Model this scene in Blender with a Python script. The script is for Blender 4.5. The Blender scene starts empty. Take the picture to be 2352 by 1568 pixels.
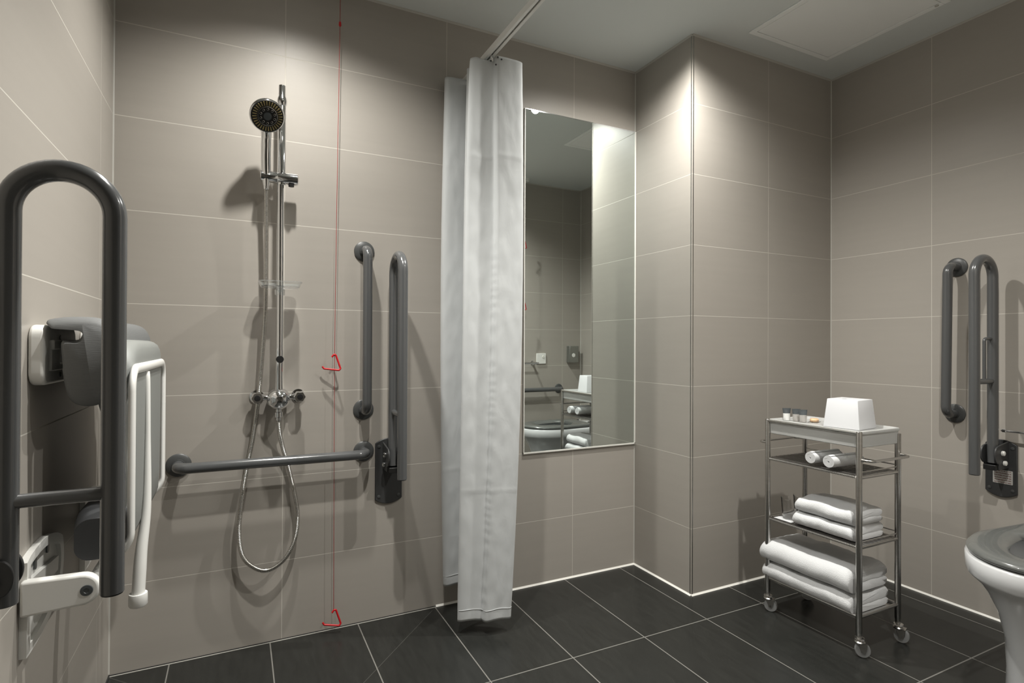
import bpy, math, random
from mathutils import Vector, Matrix, noise
random.seed(7)
S = bpy.context.scene
COL = S.collection
V = Vector
PI = math.pi
# ------------------------------------------------------------------ camera
D, XL, XP, DP, XR, YB, HC = 2.1435, -0.359, 1.7195, 1.7672, 2.6336, 0.27, 2.3725
yaw, pitch, roll = 0.4589, 0.0056, 0.0045
cy, sy, cp, sp, cr, sr = math.cos(yaw), math.sin(yaw), math.cos(pitch), math.sin(pitch), math.cos(roll), math.sin(roll)
r_, f_, u_ = V((cy, -sy, 0)), V((sy, cy, 0)), V((0, 0, 1))
F2 = f_*cp + u_*sp; U2 = u_*cp - f_*sp
R3 = r_*cr + U2*sr; U3 = U2*cr - r_*sr
cd = bpy.data.cameras.new('camera'); cam = bpy.data.objects.new('camera', cd); COL.objects.link(cam)
cam.matrix_world = Matrix(((R3.x, U3.x, -F2.x, 0), (R3.y, U3.y, -F2.y, 0), (R3.z, U3.z, -F2.z, 1.0544), (0, 0, 0, 1)))
cd.sensor_width = 36; cd.lens = 1276.578/2352*36; cd.clip_start = 0.02
S.camera = cam
# ------------------------------------------------------------------ world, exposure, lamps
w = bpy.data.worlds.new('world'); S.world = w; w.use_nodes = True
w.node_tree.nodes['Background'].inputs[0].default_value = (0.9, 0.95, 1, 1)
w.node_tree.nodes['Background'].inputs[1].default_value = 0.0
S.view_settings.view_transform = 'Standard'; S.view_settings.look = 'None'
S.view_settings.gamma = 1; S.view_settings.use_curve_mapping = False
S.view_settings.exposure = 0.25
LAMPS = [(0.19, 1.69, 60, 141), (1.475, 1.570, 88, 153), (1.46, 0.63, 86, 136), (0.36, 1.20, 88, 108)]
def lamp(x, y, power, cone):
    ld = bpy.data.lights.new('downlight_beam', 'SPOT'); ld.energy = power
    ld.spot_size = math.radians(cone); ld.spot_blend = 1.0; ld.shadow_soft_size = 0.022
    ld.color = (0.99, 0.965, 0.91)
    o = bpy.data.objects.new('downlight_beam', ld); COL.objects.link(o)
    o.location = (x, y, HC-0.012)
    return o
for a in LAMPS: lamp(*a)
# ------------------------------------------------------------------ materials
def mat(name, col, rough=0.5, metal=0.0, **kw):
    m = bpy.data.materials.new(name); m.use_nodes = True
    b = m.node_tree.nodes['Principled BSDF']
    b.inputs['Base Color'].default_value = (*col, 1); b.inputs['Roughness'].default_value = rough
    b.inputs['Metallic'].default_value = metal
    for k, v in kw.items(): b.inputs[k.replace('_', ' ')].default_value = v
    return m
def bump(m, scale, strength, dist=0.001, detail=4, stretch=None):
    n, l = m.node_tree.nodes, m.node_tree.links
    b = n['Principled BSDF']; tc = n.new('ShaderNodeTexCoord'); mp = n.new('ShaderNodeMapping')
    if stretch: mp.inputs['Scale'].default_value = stretch
    t = n.new('ShaderNodeTexNoise'); t.inputs['Scale'].default_value = scale; t.inputs['Detail'].default_value = detail
    bp = n.new('ShaderNodeBump'); bp.inputs['Strength'].default_value = strength; bp.inputs['Distance'].default_value = dist
    l.new(tc.outputs['Object'], mp.inputs[0]); l.new(mp.outputs[0], t.inputs['Vector'])
    l.new(t.outputs['Fac'], bp.inputs['Height']); l.new(bp.outputs[0], b.inputs['Normal'])
    return t
def vary(m, col, amt=0.1, scale=30, stretch=None):
    """gentle colour variation driven by noise"""
    n, l = m.node_tree.nodes, m.node_tree.links
    tc = n.new('ShaderNodeTexCoord'); mp = n.new('ShaderNodeMapping'); t = n.new('ShaderNodeTexNoise')
    if stretch: mp.inputs['Scale'].default_value = stretch
    t.inputs['Scale'].default_value = scale; t.inputs['Detail'].default_value = 5
    r = n.new('ShaderNodeValToRGB')
    r.color_ramp.elements[0].position = .3; r.color_ramp.elements[1].position = .7
    r.color_ramp.elements[0].color = (*[c*(1-amt) for c in col], 1); r.color_ramp.elements[1].color = (*[c*(1+amt) for c in col], 1)
    l.new(tc.outputs['Object'], mp.inputs[0]); l.new(mp.outputs[0], t.inputs['Vector']); l.new(t.outputs['Fac'], r.inputs[0])
    l.new(r.outputs[0], n['Principled BSDF'].inputs['Base Color'])
    return r

class NT:
    def __init__(s, m): s.n, s.l = m.node_tree.nodes, m.node_tree.links
    def val(s, i, x):
        if isinstance(x, (int, float)): i.default_value = x
        else: s.l.new(x, i)
    def math(s, op, a, b=0.0, c=None):
        q = s.n.new('ShaderNodeMath'); q.operation = op
        s.val(q.inputs[0], a); s.val(q.inputs[1], b)
        if c is not None: s.val(q.inputs[2], c)
        return q.outputs[0]
    def line(s, dist, w):   # 1 inside a line of width w, soft edge
        q = s.n.new('ShaderNodeMapRange'); s.val(q.inputs[0], dist)
        q.inputs[1].default_value = w*0.35; q.inputs[2].default_value = w*0.65
        q.inputs[3].default_value = 1; q.inputs[4].default_value = 0
        return q.outputs[0]

def tile_mat(name, axis, joints, col, grout, w=0.0027, floor=False):
    m = mat(name, col, 0.33, 0.0, Specular_IOR_Level=0.36)
    k = NT(m); n, l = k.n, k.l; b = n['Principled BSDF']
    tc = n.new('ShaderNodeTexCoord'); sx = n.new('ShaderNodeSeparateXYZ'); l.new(tc.outputs['Object'], sx.inputs[0])
    X, Y, Z = sx.outputs[0], sx.outputs[1], sx.outputs[2]
    if not floor:
        q = k.math('DIVIDE', k.math('ADD', Z, 0.0187), 0.3)
        d = k.math('MULTIPLY', k.math('ABSOLUTE', k.math('SUBTRACT', k.math('FRACT', k.math('ADD', q, 0.5)), 0.5)), 0.3)
        src = X if axis == 'x' else Y
        for j in joints: d = k.math('MINIMUM', d, k.math('ABSOLUTE', k.math('SUBTRACT', src, j)))
        fac = k.line(d, w)
    else:
        q = k.math('DIVIDE', k.math('SUBTRACT', X, 0.110), 0.304)
        d = k.math('MULTIPLY', k.math('ABSOLUTE', k.math('SUBTRACT', k.math('FRACT', k.math('ADD', q, 0.5)), 0.5)), 0.304)
        q = k.math('DIVIDE', k.math('SUBTRACT', Y, 1.592), 0.590)
        d2 = k.math('MULTIPLY', k.math('ABSOLUTE', k.math('SUBTRACT', k.math('FRACT', k.math('ADD', q, 0.5)), 0.5)), 0.590)
        d = k.math('MINIMUM', d, d2)
        fac = k.line(d, w)
        # fine cut joints of the shower fall, running from the two corners to the drain
        dx = k.math('ABSOLUTE', k.math('SUBTRACT', X, 0.18))
        dd = k.math('ABSOLUTE', k.math('SUBTRACT', k.math('SUBTRACT', Y, 1.57), k.math('MULTIPLY', dx, 1.055)))
        ins = k.math('LESS_THAN', X, 0.70); ins2 = k.math('GREATER_THAN', Y, 1.58)
        f2 = k.math('MULTIPLY', k.math('MULTIPLY', k.line(dd, w*0.9), k.math('MULTIPLY', ins, ins2)), 0.22)
        fac = k.math('MAXIMUM', fac, f2)
    t = n.new('ShaderNodeTexNoise'); t.inputs['Scale'].default_value = 3.0 if not floor else 6.0; t.inputs['Detail'].default_value = 8
    mp = n.new('ShaderNodeMapping'); l.new(tc.outputs['Object'], mp.inputs[0]); l.new(mp.outputs[0], t.inputs['Vector'])
    mp.inputs['Scale'].default_value = (1, 1, 14) if not floor else (9, 1.6, 1)
    rp = n.new('ShaderNodeValToRGB'); l.new(t.outputs['Fac'], rp.inputs[0])
    a = 0.015 if not floor else 0.16
    rp.color_ramp.elements[0].color = (*[c*(1-a) for c in col], 1); rp.color_ramp.elements[1].color = (*[c*(1+a) for c in col], 1)
    rp.color_ramp.elements[0].position = .3; rp.color_ramp.elements[1].position = .7
    mx = n.new('ShaderNodeMix'); mx.data_type = 'RGBA'; l.new(fac, mx.inputs[0]); l.new(rp.outputs[0], mx.inputs[6]); mx.inputs[7].default_value = (*grout, 1)
    l.new(mx.outputs[2], b.inputs['Base Color'])
    # fine linen weave relief and recessed joints
    fn = n.new('ShaderNodeTexNoise'); fn.inputs['Scale'].default_value = 260 if not floor else 90; fn.inputs['Detail'].default_value = 2
    l.new(tc.outputs['Object'], fn.inputs['Vector'])
    h = k.math('SUBTRACT', k.math('MULTIPLY', fn.outputs['Fac'], 0.10), k.math('MULTIPLY', fac, 0.5))
    bp = n.new('ShaderNodeBump'); bp.inputs['Strength'].default_value = 0.35; bp.inputs['Distance'].default_value = 0.001
    l.new(h, bp.inputs['Height']); l.new(bp.outputs[0], b.inputs['Normal'])
    rr = k.math('ADD', k.math('MULTIPLY', fac, 0.35), 0.42 if not floor else 0.27)
    l.new(rr, b.inputs['Roughness'])
    return m
TILE = (0.398, 0.371, 0.334); GR = (0.58, 0.555, 0.50)
M = {}
M['tb'] = tile_mat('tile_back', 'x', [0.1483, 0.7565, 1.3694], TILE, GR)
M['tl'] = tile_mat('tile_left', 'y', [1.972], TILE, GR)
M['tp'] = tile_mat('tile_pillar', 'x', [2.1844], TILE, GR)
M['tr'] = tile_mat('tile_right', 'y', [1.3221, 0.7121], TILE, GR)
M['tf'] = tile_mat('tile_front', 'x', [2.4513, 1.8413, 1.2313], TILE, GR)
M['td'] = tile_mat('tile_passage', 'y', [-0.2, 0.0], TILE, GR)
M['floor'] = tile_mat('tile_floor', 'x', [], (0.020, 0.0207, 0.019), (0.19, 0.185, 0.17), 0.0037, True)
M['ceil'] = mat('ceiling_paint', (0.71, 0.745, 0.735), 0.75); bump(M['ceil'], 60, 0.06)
M['hatch'] = mat('hatch_paint', (0.93, 0.95, 0.94), 0.6); bump(M['hatch'], 60, 0.03)
M['sil'] = mat('silicone_white', (0.80, 0.79, 0.74), 0.35); bump(M['sil'], 120, 0.1)
M['silg'] = mat('silicone_grey', (0.50, 0.49, 0.45), 0.4); bump(M['silg'], 120, 0.1)
M['seal'] = mat('dark_seal', (0.02, 0.02, 0.02), 0.6); bump(M['seal'], 120, 0.1)
M['rail'] = mat('grey_coated_tube', (0.088, 0.091, 0.093), 0.2, 0, Specular_IOR_Level=0.6, Coat_Weight=0.4, Coat_Roughness=0.08); bump(M['rail'], 35, 0.03)
M['plate'] = mat('charcoal_powder_coat', (0.042, 0.043, 0.044), 0.45); bump(M['plate'], 400, 0.15, 0.0005)
M['flange'] = mat('grey_flange', (0.07, 0.073, 0.073), 0.38); bump(M['flange'], 200, 0.06)
M['chrome'] = mat('chrome', (0.80, 0.81, 0.82), 0.07, 1.0); vary(M['chrome'], (0.80, 0.81, 0.82), 0.03, 8)
M['steel'] = mat('brushed_steel', (0.56, 0.55, 0.53), 0.26, 1.0); vary(M['steel'], (0.56, 0.55, 0.53), 0.06, 12, (1, 1, 14))
M['edge'] = mat('satin_edge_trim', (0.34, 0.34, 0.32), 0.25, 1.0); vary(M['edge'], (0.34, 0.34, 0.32), 0.2, 5, (1, 1, 2))
M['steeld'] = mat('perforated_dark_steel', (0.22, 0.21, 0.20), 0.4, 1.0); vary(M['steeld'], (0.22, 0.21, 0.20), 0.15, 60)
M['hose'] = mat('hose_steel', (0.62, 0.61, 0.58), 0.24, 1.0); vary(M['hose'], (0.62, 0.61, 0.58), 0.05, 40)
M['white'] = mat('white_plastic', (0.84, 0.84, 0.81), 0.32); bump(M['white'], 50, 0.03)
M['seatg'] = mat('grey_shell_plastic', (0.235, 0.245, 0.235), 0.55); bump(M['seatg'], 600, 0.2, 0.0004)
M['dark'] = mat('dark_shell_plastic', (0.045, 0.047, 0.050), 0.5); bump(M['dark'], 400, 0.1, 0.0004)
M['pad'] = mat('grey_ribbed_foam', (0.15, 0.155, 0.155), 0.7); bump(M['pad'], 60, 0.4, 0.001, 2, (1, 1, 12))
M['black'] = mat('black_rubber', (0.010, 0.010, 0.010), 0.45); bump(M['black'], 90, 0.1)
M['cloth'] = mat('curtain_cloth', (0.56, 0.58, 0.585), 0.75, 0, Sheen_Weight=0.15)
M['towel'] = mat('terry_towel', (0.66, 0.67, 0.68), 0.95, 0, Sheen_Weight=0.4)
bump(M['towel'], 420, 0.5, 0.0026, 3)
M['glass'] = mat('clear_glass', (1, 1, 1), 0.01, 0, Transmission_Weight=1.0, IOR=1.10, Coat_Weight=0.5, Coat_Roughness=0.02); bump(M['glass'], 20, 0.02)
M['clear'] = mat('clear_plastic', (0.93, 0.95, 0.95), 0.12, 0, Transmission_Weight=0.92, IOR=1.2); bump(M['clear'], 40, 0.05)
M['frost'] = mat('frosted_tray_plastic', (0.70, 0.705, 0.69), 0.35, 0, Transmission_Weight=0.45, IOR=1.3); bump(M['frost'], 80, 0.05)
M['wheel'] = mat('translucent_wheel', (0.55, 0.56, 0.56), 0.22, 0, Transmission_Weight=0.6, IOR=1.35); bump(M['wheel'], 80, 0.05)
M['red'] = mat('red_plastic', (0.55, 0.012, 0.018), 0.3); bump(M['red'], 80, 0.05)
M['cord'] = mat('red_cord', (0.30, 0.022, 0.022), 0.7); bump(M['cord'], 500, 0.4)
M['mirror'] = mat('mirror_silver', (0.84, 0.90, 0.88), 0.003, 1.0); vary(M['mirror'], (0.84, 0.90, 0.88), 0.004, 2)
M['ceramic'] = mat('white_ceramic', (0.63, 0.64, 0.65), 0.12, 0, Coat_Weight=0.5, Coat_Roughness=0.05); bump(M['ceramic'], 10, 0.02)
M['seatt'] = mat('grey_seat_plastic', (0.115, 0.12, 0.115), 0.22, 0, Coat_Weight=0.3); bump(M['seatt'], 20, 0.02)
M['box'] = mat('white_lacquer', (0.68, 0.69, 0.71), 0.4); bump(M['box'], 60, 0.03)
M['gold'] = mat('nozzle_rubber', (0.42, 0.34, 0.16), 0.4, 0.3); bump(M['gold'], 90, 0.05)
M['capd'] = mat('tube_crimp_charcoal', (0.075, 0.085, 0.09), 0.3); bump(M['capd'], 90, 0.1)
M['tubew'] = mat('tube_white_lotion', (0.75, 0.76, 0.74), 0.3); bump(M['tubew'], 90, 0.05)
M['tubeg'] = mat('tube_clear_gel', (0.62, 0.60, 0.57), 0.2, 0, Transmission_Weight=0.5, IOR=1.3); bump(M['tubeg'], 90, 0.05)
M['soap'] = mat('peach_soap', (0.75, 0.47, 0.27), 0.4); vary(M['soap'], (0.75, 0.50, 0.30), 0.25, 60)
M['paper'] = mat('printed_paper', (0.45, 0.44, 0.42), 0.6)
M['green'] = mat('steel_dispenser', (0.33, 0.34, 0.32), 0.35, 0.8); vary(M['green'], (0.33, 0.34, 0.32), 0.05, 30)
M['glow'] = mat('lamp_glow', (1, 1, 1), 0.5, 0); M['glow'].node_tree.nodes['Principled BSDF'].inputs['Emission Color'].default_value = (1, 0.95, 0.86, 1)
M['glow'].node_tree.nodes['Principled BSDF'].inputs['Emission Strength'].default_value = 25
# printed lines on the rating label: dark red text-like rows
def label_mat():
    m = M['paper']; k = NT(m); n, l = k.n, k.l
    tc = n.new('ShaderNodeTexCoord'); sx = n.new('ShaderNodeSeparateXYZ'); l.new(tc.outputs['Generated'], sx.inputs[0])
    row = k.math('FRACT', k.math('MULTIPLY', sx.outputs[2], 6.0))
    on = k.math('MULTIPLY', k.math('GREATER_THAN', row, 0.35), k.math('LESS_THAN', row, 0.72))
    t = n.new('ShaderNodeTexNoise'); t.inputs['Scale'].default_value = 22; l.new(tc.outputs['Generated'], t.inputs['Vector'])
    on = k.math('MULTIPLY', on, k.math('GREATER_THAN', t.outputs['Fac'], 0.44))
    ins = k.math('LESS_THAN', k.math('ABSOLUTE', k.math('SUBTRACT', sx.outputs[1], 0.5)), 0.42)
    ins2 = k.math('LESS_THAN', k.math('ABSOLUTE', k.math('SUBTRACT', sx.outputs[2], 0.5)), 0.44)
    on = k.math('MULTIPLY', on, k.math('MULTIPLY', ins, ins2))
    mx = n.new('ShaderNodeMix'); mx.data_type = 'RGBA'; l.new(on, mx.inputs[0])
    mx.inputs[6].default_value = (0.50, 0.49, 0.47, 1); mx.inputs[7].default_value = (0.16, 0.06, 0.05, 1)
    l.new(mx.outputs[2], n['Principled BSDF'].inputs['Base Color'])
label_mat()
def cloth_bump():
    m = M['cloth']; k = NT(m); n, l = k.n, k.l
    tc = n.new('ShaderNodeTexCoord'); mp = n.new('ShaderNodeMapping'); mp.inputs['Scale'].default_value = (1, 1, 0.45)
    t = n.new('ShaderNodeTexNoise'); t.inputs['Scale'].default_value = 26; t.inputs['Detail'].default_value = 5; t.inputs['Distortion'].default_value = 0.6
    l.new(tc.outputs['Object'], mp.inputs[0]); l.new(mp.outputs[0], t.inputs['Vector'])
    wv = n.new('ShaderNodeTexNoise'); wv.inputs['Scale'].default_value = 900; l.new(tc.outputs['Object'], wv.inputs['Vector'])
    h = k.math('ADD', k.math('MULTIPLY', t.outputs['Fac'], 1.0), k.math('MULTIPLY', wv.outputs['Fac'], 0.05))
    bp = n.new('ShaderNodeBump'); bp.inputs['Strength'].default_value = 0.2; bp.inputs['Distance'].default_value = 0.006
    l.new(h, bp.inputs['Height']); l.new(bp.outputs[0], n['Principled BSDF'].inputs['Normal'])
cloth_bump()

# ------------------------------------------------------------------ mesh helpers
LOC = {}
class MB:
    def __init__(s): s.v, s.f = [], []
    def add(s, vs, fs):
        o = len(s.v); s.v += [V(p) for p in vs]; s.f += [tuple(i+o for i in f) for f in fs]; return s
    def box(s, x0, x1, y0, y1, z0, z1, mtx=None):
        vs = [V((x, y, z)) for z in (z0, z1) for y in (y0, y1) for x in (x0, x1)]
        if mtx: vs = [mtx @ p for p in vs]
        return s.add(vs, [(0, 2, 3, 1), (4, 5, 7, 6), (0, 1, 5, 4), (2, 6, 7, 3), (0, 4, 6, 2), (1, 3, 7, 5)])
    def tube(s, path, r, seg=16, closed=False, caps=True, sq=(1, 1, 1)):
        P = [V(p) for p in path]; n = len(P)
        rad = r if hasattr(r, '__len__') else [r]*n
        T = []
        for i in range(n):
            a = P[(i-1) % n] if (closed or i > 0) else P[i]; b = P[(i+1) % n] if (closed or i < n-1) else P[i]
            T.append((b-a).normalized())
        up = V((0, 0, 1)) if abs(T[0].z) < 0.9 else V((1, 0, 0))
        N = (up - T[0]*up.dot(T[0])).normalized(); vs = []
        for i in range(n):
            N = (N - T[i]*N.dot(T[i])).normalized(); B = T[i].cross(N)
            for k in range(seg):
                a = 2*PI*k/seg; q = (N*math.cos(a) + B*math.sin(a))*rad[i]; vs.append(P[i] + V((q.x*sq[0], q.y*sq[1], q.z*sq[2])))
        fs = []
        for i in range(n if closed else n-1):
            j = (i+1) % n
            for k in range(seg):
                k2 = (k+1) % seg; fs.append((i*seg+k, i*seg+k2, j*seg+k2, j*seg+k))
        if caps and not closed:
            fs.append(tuple(reversed(range(seg)))); fs.append(tuple((n-1)*seg+k for k in range(seg)))
        return s.add(vs, fs)
    def lathe(s, prof, org, axis, seg=32, cap=True):
        """prof = [(h along axis, radius)]"""
        A = V(axis).normalized(); up = V((0, 0, 1)) if abs(A.z) < 0.9 else V((1, 0, 0))
        N = (up - A*up.dot(A)).normalized(); B = A.cross(N); O = V(org); vs = []; fs = []
        for h, r in prof:
            for k in range(seg):
                a = 2*PI*k/seg; vs.append(O + A*h + (N*math.cos(a)+B*math.sin(a))*max(r, 1e-5))
        for i in range(len(prof)-1):
            for k in range(seg):
                k2 = (k+1) % seg; fs.append((i*seg+k, i*seg+k2, (i+1)*seg+k2, (i+1)*seg+k))
        if cap: fs.append(tuple(reversed(range(seg)))); fs.append(tuple((len(prof)-1)*seg+k for k in range(seg)))
        return s.add(vs, fs)
    def prism(s, poly, o, e1, e2, e3, h0, h1):
        """2-D polygon in (e1,e2) extruded along e3 from h0 to h1"""
        o, e1, e2, e3 = V(o), V(e1), V(e2), V(e3); n = len(poly)
        vs = [o+e1*a+e2*b+e3*h0 for a, b in poly] + [o+e1*a+e2*b+e3*h1 for a, b in poly]
        fs = [tuple(reversed(range(n))), tuple(range(n, 2*n))] + [(i, (i+1) % n, n+(i+1) % n, n+i) for i in range(n)]
        return s.add(vs, fs)
    def loft(s, rings, caps=(True, True), closed=True):
        n = len(rings[0]); vs = [p for r in rings for p in r]; fs = []
        for i in range(len(rings)-1):
            for k in range(n if closed else n-1):
                k2 = (k+1) % n; fs.append((i*n+k, i*n+k2, (i+1)*n+k2, (i+1)*n+k))
        if caps[0]: fs.append(tuple(reversed(range(n))))
        if caps[1]: fs.append(tuple((len(rings)-1)*n+k for k in range(n)))
        return s.add(vs, fs)
    def build(s, name, m, parent=None, bevel=0, bseg=2, angle=38, sub=0, solid=0):
        me = bpy.data.meshes.new(name)
        off = LOC.get(parent.name, V((0, 0, 0))) if parent else V((0, 0, 0))
        me.from_pydata([tuple(p-off) for p in s.v], [], s.f); me.validate(); me.update()
        import bmesh
        bm = bmesh.new(); bm.from_mesh(me); bmesh.ops.recalc_face_normals(bm, faces=bm.faces); bm.to_mesh(me); bm.free()
        me.polygons.foreach_set('use_smooth', [True]*len(me.polygons))
        if not bevel: me.set_sharp_from_angle(angle=math.radians(angle))
        me.materials.append(m)
        o = bpy.data.objects.new(name, me); COL.objects.link(o)
        if parent: o.parent = parent; LOC[o.name] = off
        if solid:
            q = o.modifiers.new('solid', 'SOLIDIFY'); q.thickness = solid; q.offset = 0
        if bevel:
            q = o.modifiers.new('bevel', 'BEVEL'); q.width = bevel; q.segments = bseg; q.limit_method = 'ANGLE'; q.angle_limit = math.radians(35); q.harden_normals = False
            me.set_sharp_from_angle(angle=math.radians(60))
        if sub:
            q = o.modifiers.new('sub', 'SUBSURF'); q.levels = sub; q.render_levels = sub
        return o
def tag(o, label, cat, group=None):
    o['label'] = label; o['category'] = cat
    if group: o['group'] = group
    return o
def thing(name, loc, label, cat, group=None):
    o = bpy.data.objects.new(name, None); COL.objects.link(o); o.location = loc; o.empty_display_size = 0.05
    LOC[o.name] = V(loc); return tag(o, label, cat, group)
def struct(o): o['kind'] = 'structure'; return o
def fillet(pts, r, n=10):
    P = [V(p) for p in pts]; out = [P[0]]
    for i in range(1, len(P)-1):
        a, b, c = P[i-1], P[i], P[i+1]; d1 = (a-b).normalized(); d2 = (c-b).normalized()
        ang = d1.angle(d2); t = min(r/math.tan(ang/2), (a-b).length*.499, (c-b).length*.499); rr = t*math.tan(ang/2)
        p1 = b+d1*t; p2 = b+d2*t; cen = b + (d1+d2).normalized()*(rr/math.sin(ang/2))
        v1, v2 = p1-cen, p2-cen; th = v1.angle(v2)
        for k in range(n+1):
            q = k/n; out.append(cen + (v1*math.sin((1-q)*th)+v2*math.sin(q*th))/math.sin(th))
    return out + [P[-1]]
def spline(pts, n=12):
    P = [V(p) for p in pts]; P = [P[0]*2-P[1]] + P + [P[-1]*2-P[-2]]; out = []
    for i in range(1, len(P)-2):
        for k in range(n):
            t = k/n; a, b, c, d = P[i-1], P[i], P[i+1], P[i+2]
            out.append(0.5*((2*b)+(c-a)*t+(2*a-5*b+4*c-d)*t*t+(3*b-a-3*c+d)*t**3))
    return out + [P[-2]]
def resample(P, step):
    out = [P[0]]; acc = 0
    for a, b in zip(P, P[1:]):
        L = (b-a).length
        if L < 1e-9: continue
        d = step-acc
        while d <= L: out.append(a+(b-a)*(d/L)); d += step
        acc = L-(d-step)
    return out
def rrect(w, h, r, n=5):
    out = []
    for cx, cy_, a0 in ((w/2-r, h/2-r, 0), (-w/2+r, h/2-r, 90), (-w/2+r, -h/2+r, 180), (w/2-r, -h/2+r, 270)):
        for k in range(n+1):
            a = math.radians(a0+90*k/n); out.append((cx+r*math.cos(a), cy_+r*math.sin(a)))
    return out

# ------------------------------------------------------------------ room shell
T = 0.1
FX = 1.0   # side of the passage the camera stands in
struct(MB().box(XL, XP, D, D+T, 0, HC).build('wall_back', M['tb']))
struct(MB().box(XL-T, XL, -1.2, D+T, 0, HC).build('wall_left', M['tl']))
struct(MB().box(XP, XR+T, DP, D+T, 0, HC).build('wall_pillar', M['tp']))
struct(MB().box(XR, XR+T, YB-T, DP, 0, HC).build('wall_right', M['tr']))
struct(MB().box(FX, XR, YB-T, YB, 0, HC).build('wall_front', M['tf']))
struct(MB().box(FX, FX+T, -1.2, YB-T, 0, HC).build('wall_passage', M['td']))
struct(MB().box(XL-T, FX+T, -1.3, -1.2, 0, HC).build('wall_rear', M['td']))
struct(MB().box(XL-T, XR+T, -1.3, D+T, -T, 0).build('floor', M['floor']))
struct(MB().box(XL-T, XR+T, -1.3, D+T, HC, HC+T).build('ceiling', M['ceil']))
# silicone beads and corner trims
tn = 0
def trim(mb, m, **k):
    global tn; tn += 1
    return struct(mb.build('trim_%d' % tn, m, **k))
def bead(a, b, n1, n2, w_, m):
    """triangular bead along a-b, filling the corner between directions n1 and n2"""
    a, b, n1, n2 = V(a), V(b), V(n1), V(n2)
    r0 = [a, a+n1*w_, a+(n1+n2)*w_*0.42, a+n2*w_]; r1 = [p+(b-a) for p in r0]
    trim(MB().loft([r0, r1]), m)
zc, z0 = HC-0.0005, 0.0005
dn, upv = (0, 0, -1), (0, 0, 1)
for a, b, n in (((XL, D), (XP, D), (0, -1, 0)), ((XP, D), (XP, DP), (-1, 0, 0)), ((XP, DP), (XR, DP), (0, -1, 0)), ((XR, DP), (XR, YB), (-1, 0, 0)), ((XL, -1.2), (XL, D), (1, 0, 0)), ((FX, YB), (XR, YB), (0, 1, 0))):
    bead((*a, zc), (*b, zc), n, dn, 0.0065, M['silg'])
    if a == (XL, D):
        bead((0.722, D, z0), (*b, z0), n, upv, 0.0065, M['sil'])
        trim(MB().box(XL, 0.722, D-0.004, D, 0, 0.0035), M['seal'])
        trim(MB().box(XL, 0.722, D-0.0075, D-0.004, 0, 0.0015), M['silg'])
    elif a == (XL, -1.2):
        trim(MB().box(XL, XL+0.004, -1.2, D, 0, 0.004), M['seal'])
    else:
        bead((*a, z0), (*b, z0), n, upv, 0.0065 if n != (0, 1, 0) else 0.005, M['sil'])
for x, y, n1, n2 in ((XL, D, (1, 0, 0), (0, -1, 0)), (XP, D, (-1, 0, 0), (0, -1, 0)), (XR, DP, (-1, 0, 0), (0, -1, 0)), (XR, YB, (-1, 0, 0), (0, 1, 0))):
    bead((x, y, 0.006), (x, y, HC-0.006), n1, n2, 0.0036, M['silg'])
# metal quadrant on the outer corner of the boxed-out wall
q = [(XP-0.0006, DP+0.008)] + [(XP+0.0074-0.008*math.cos(a), DP+0.0074-0.008*math.sin(a)) for a in [math.radians(9*k) for k in range(11)]] + [(XP+0.008, DP-0.0006)]
trim(MB().prism(q + [(XP+0.008, DP+0.008)], (0, 0, 0), (1, 0, 0), (0, 1, 0), (0, 0, 1), 0.006, HC-0.006), M['edge'])

# ceiling access hatch
t = thing('ceiling_hatch', (2.17, 1.40, HC), 'square white access hatch set flush in the grey ceiling above the trolley corner', 'hatch')
fr = MB(); X0, X1, Y0, Y1 = 1.918, 2.424, 1.150, 1.650
for a in ((X0, X1, Y0, Y0+.022), (X0, X1, Y1-.022, Y1), (X0, X0+.022, Y0+.022, Y1-.022), (X1-.022, X1, Y0+.022, Y1-.022)): fr.box(*a, HC-0.006, HC-0.0002)
fr.build('frame', M['hatch'], t, bevel=0.0015)
MB().box(X0+.025, X1-.025, Y0+.025, Y1-.025, HC-0.005, HC-0.0002).build('hatch_door', M['hatch'], t, bevel=0.001)
MB().lathe([(0, .007), (.002, .006)], (2.405, 1.19, HC-0.007), (0, 0, -1), 16).build('latch', M['silg'], t)

# ceiling downlights (just out of frame, one is caught in the mirror)
LN = ['above the shower head',  'above the corner of the boxed-out wall', 'in the middle of the room near the toilet', 'above the folded shower seat']
for (x, y, e, cn), nm in zip(LAMPS, LN):
    t = thing('downlight', (x, y, HC), 'round recessed ceiling downlight ' + nm, 'downlight', 'ceiling downlights')
    MB().lathe([(0, .046), (.004, .045), (.005, .034), (.001, .031)], (x, y, HC), (0, 0, -1), 32, False).build('trim_ring', M['chrome'], t)
    MB().lathe([(0.0005, .030), (.0015, .029)], (x, y, HC), (0, 0, -1), 24).build('lamp_lens', M['glow'], t)

# ------------------------------------------------------------------ mirror
t = thing('wall_mirror', (1.415, D, 0.58), 'tall rectangular mirror set into the back wall tiles beside the white curtain', 'mirror')
mx0, mx1, mz0, mz1 = 1.113, XP-0.004, 0.582, 2.082
MB().box(mx0+.004, mx1-.003, D-0.006, D-0.0005, mz0+.004, mz1-.002).build('mirror_glass', M['mirror'], t)
fr = MB()
fr.box(mx0, mx0+.004, D-0.0075, D, mz0, mz1); fr.box(mx1-.003, mx1+.003, D-0.0085, D, mz0, mz1)
fr.box(mx0, mx1+.003, D-0.0085, D, mz0-.002, mz0+.004)
fr.build('silicone_edge', M['sil'], t)
MB().box(mx0, mx1, D-0.007, D, mz1-.002, mz1+.0015).build('top_edge', M['chrome'], t)

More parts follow.
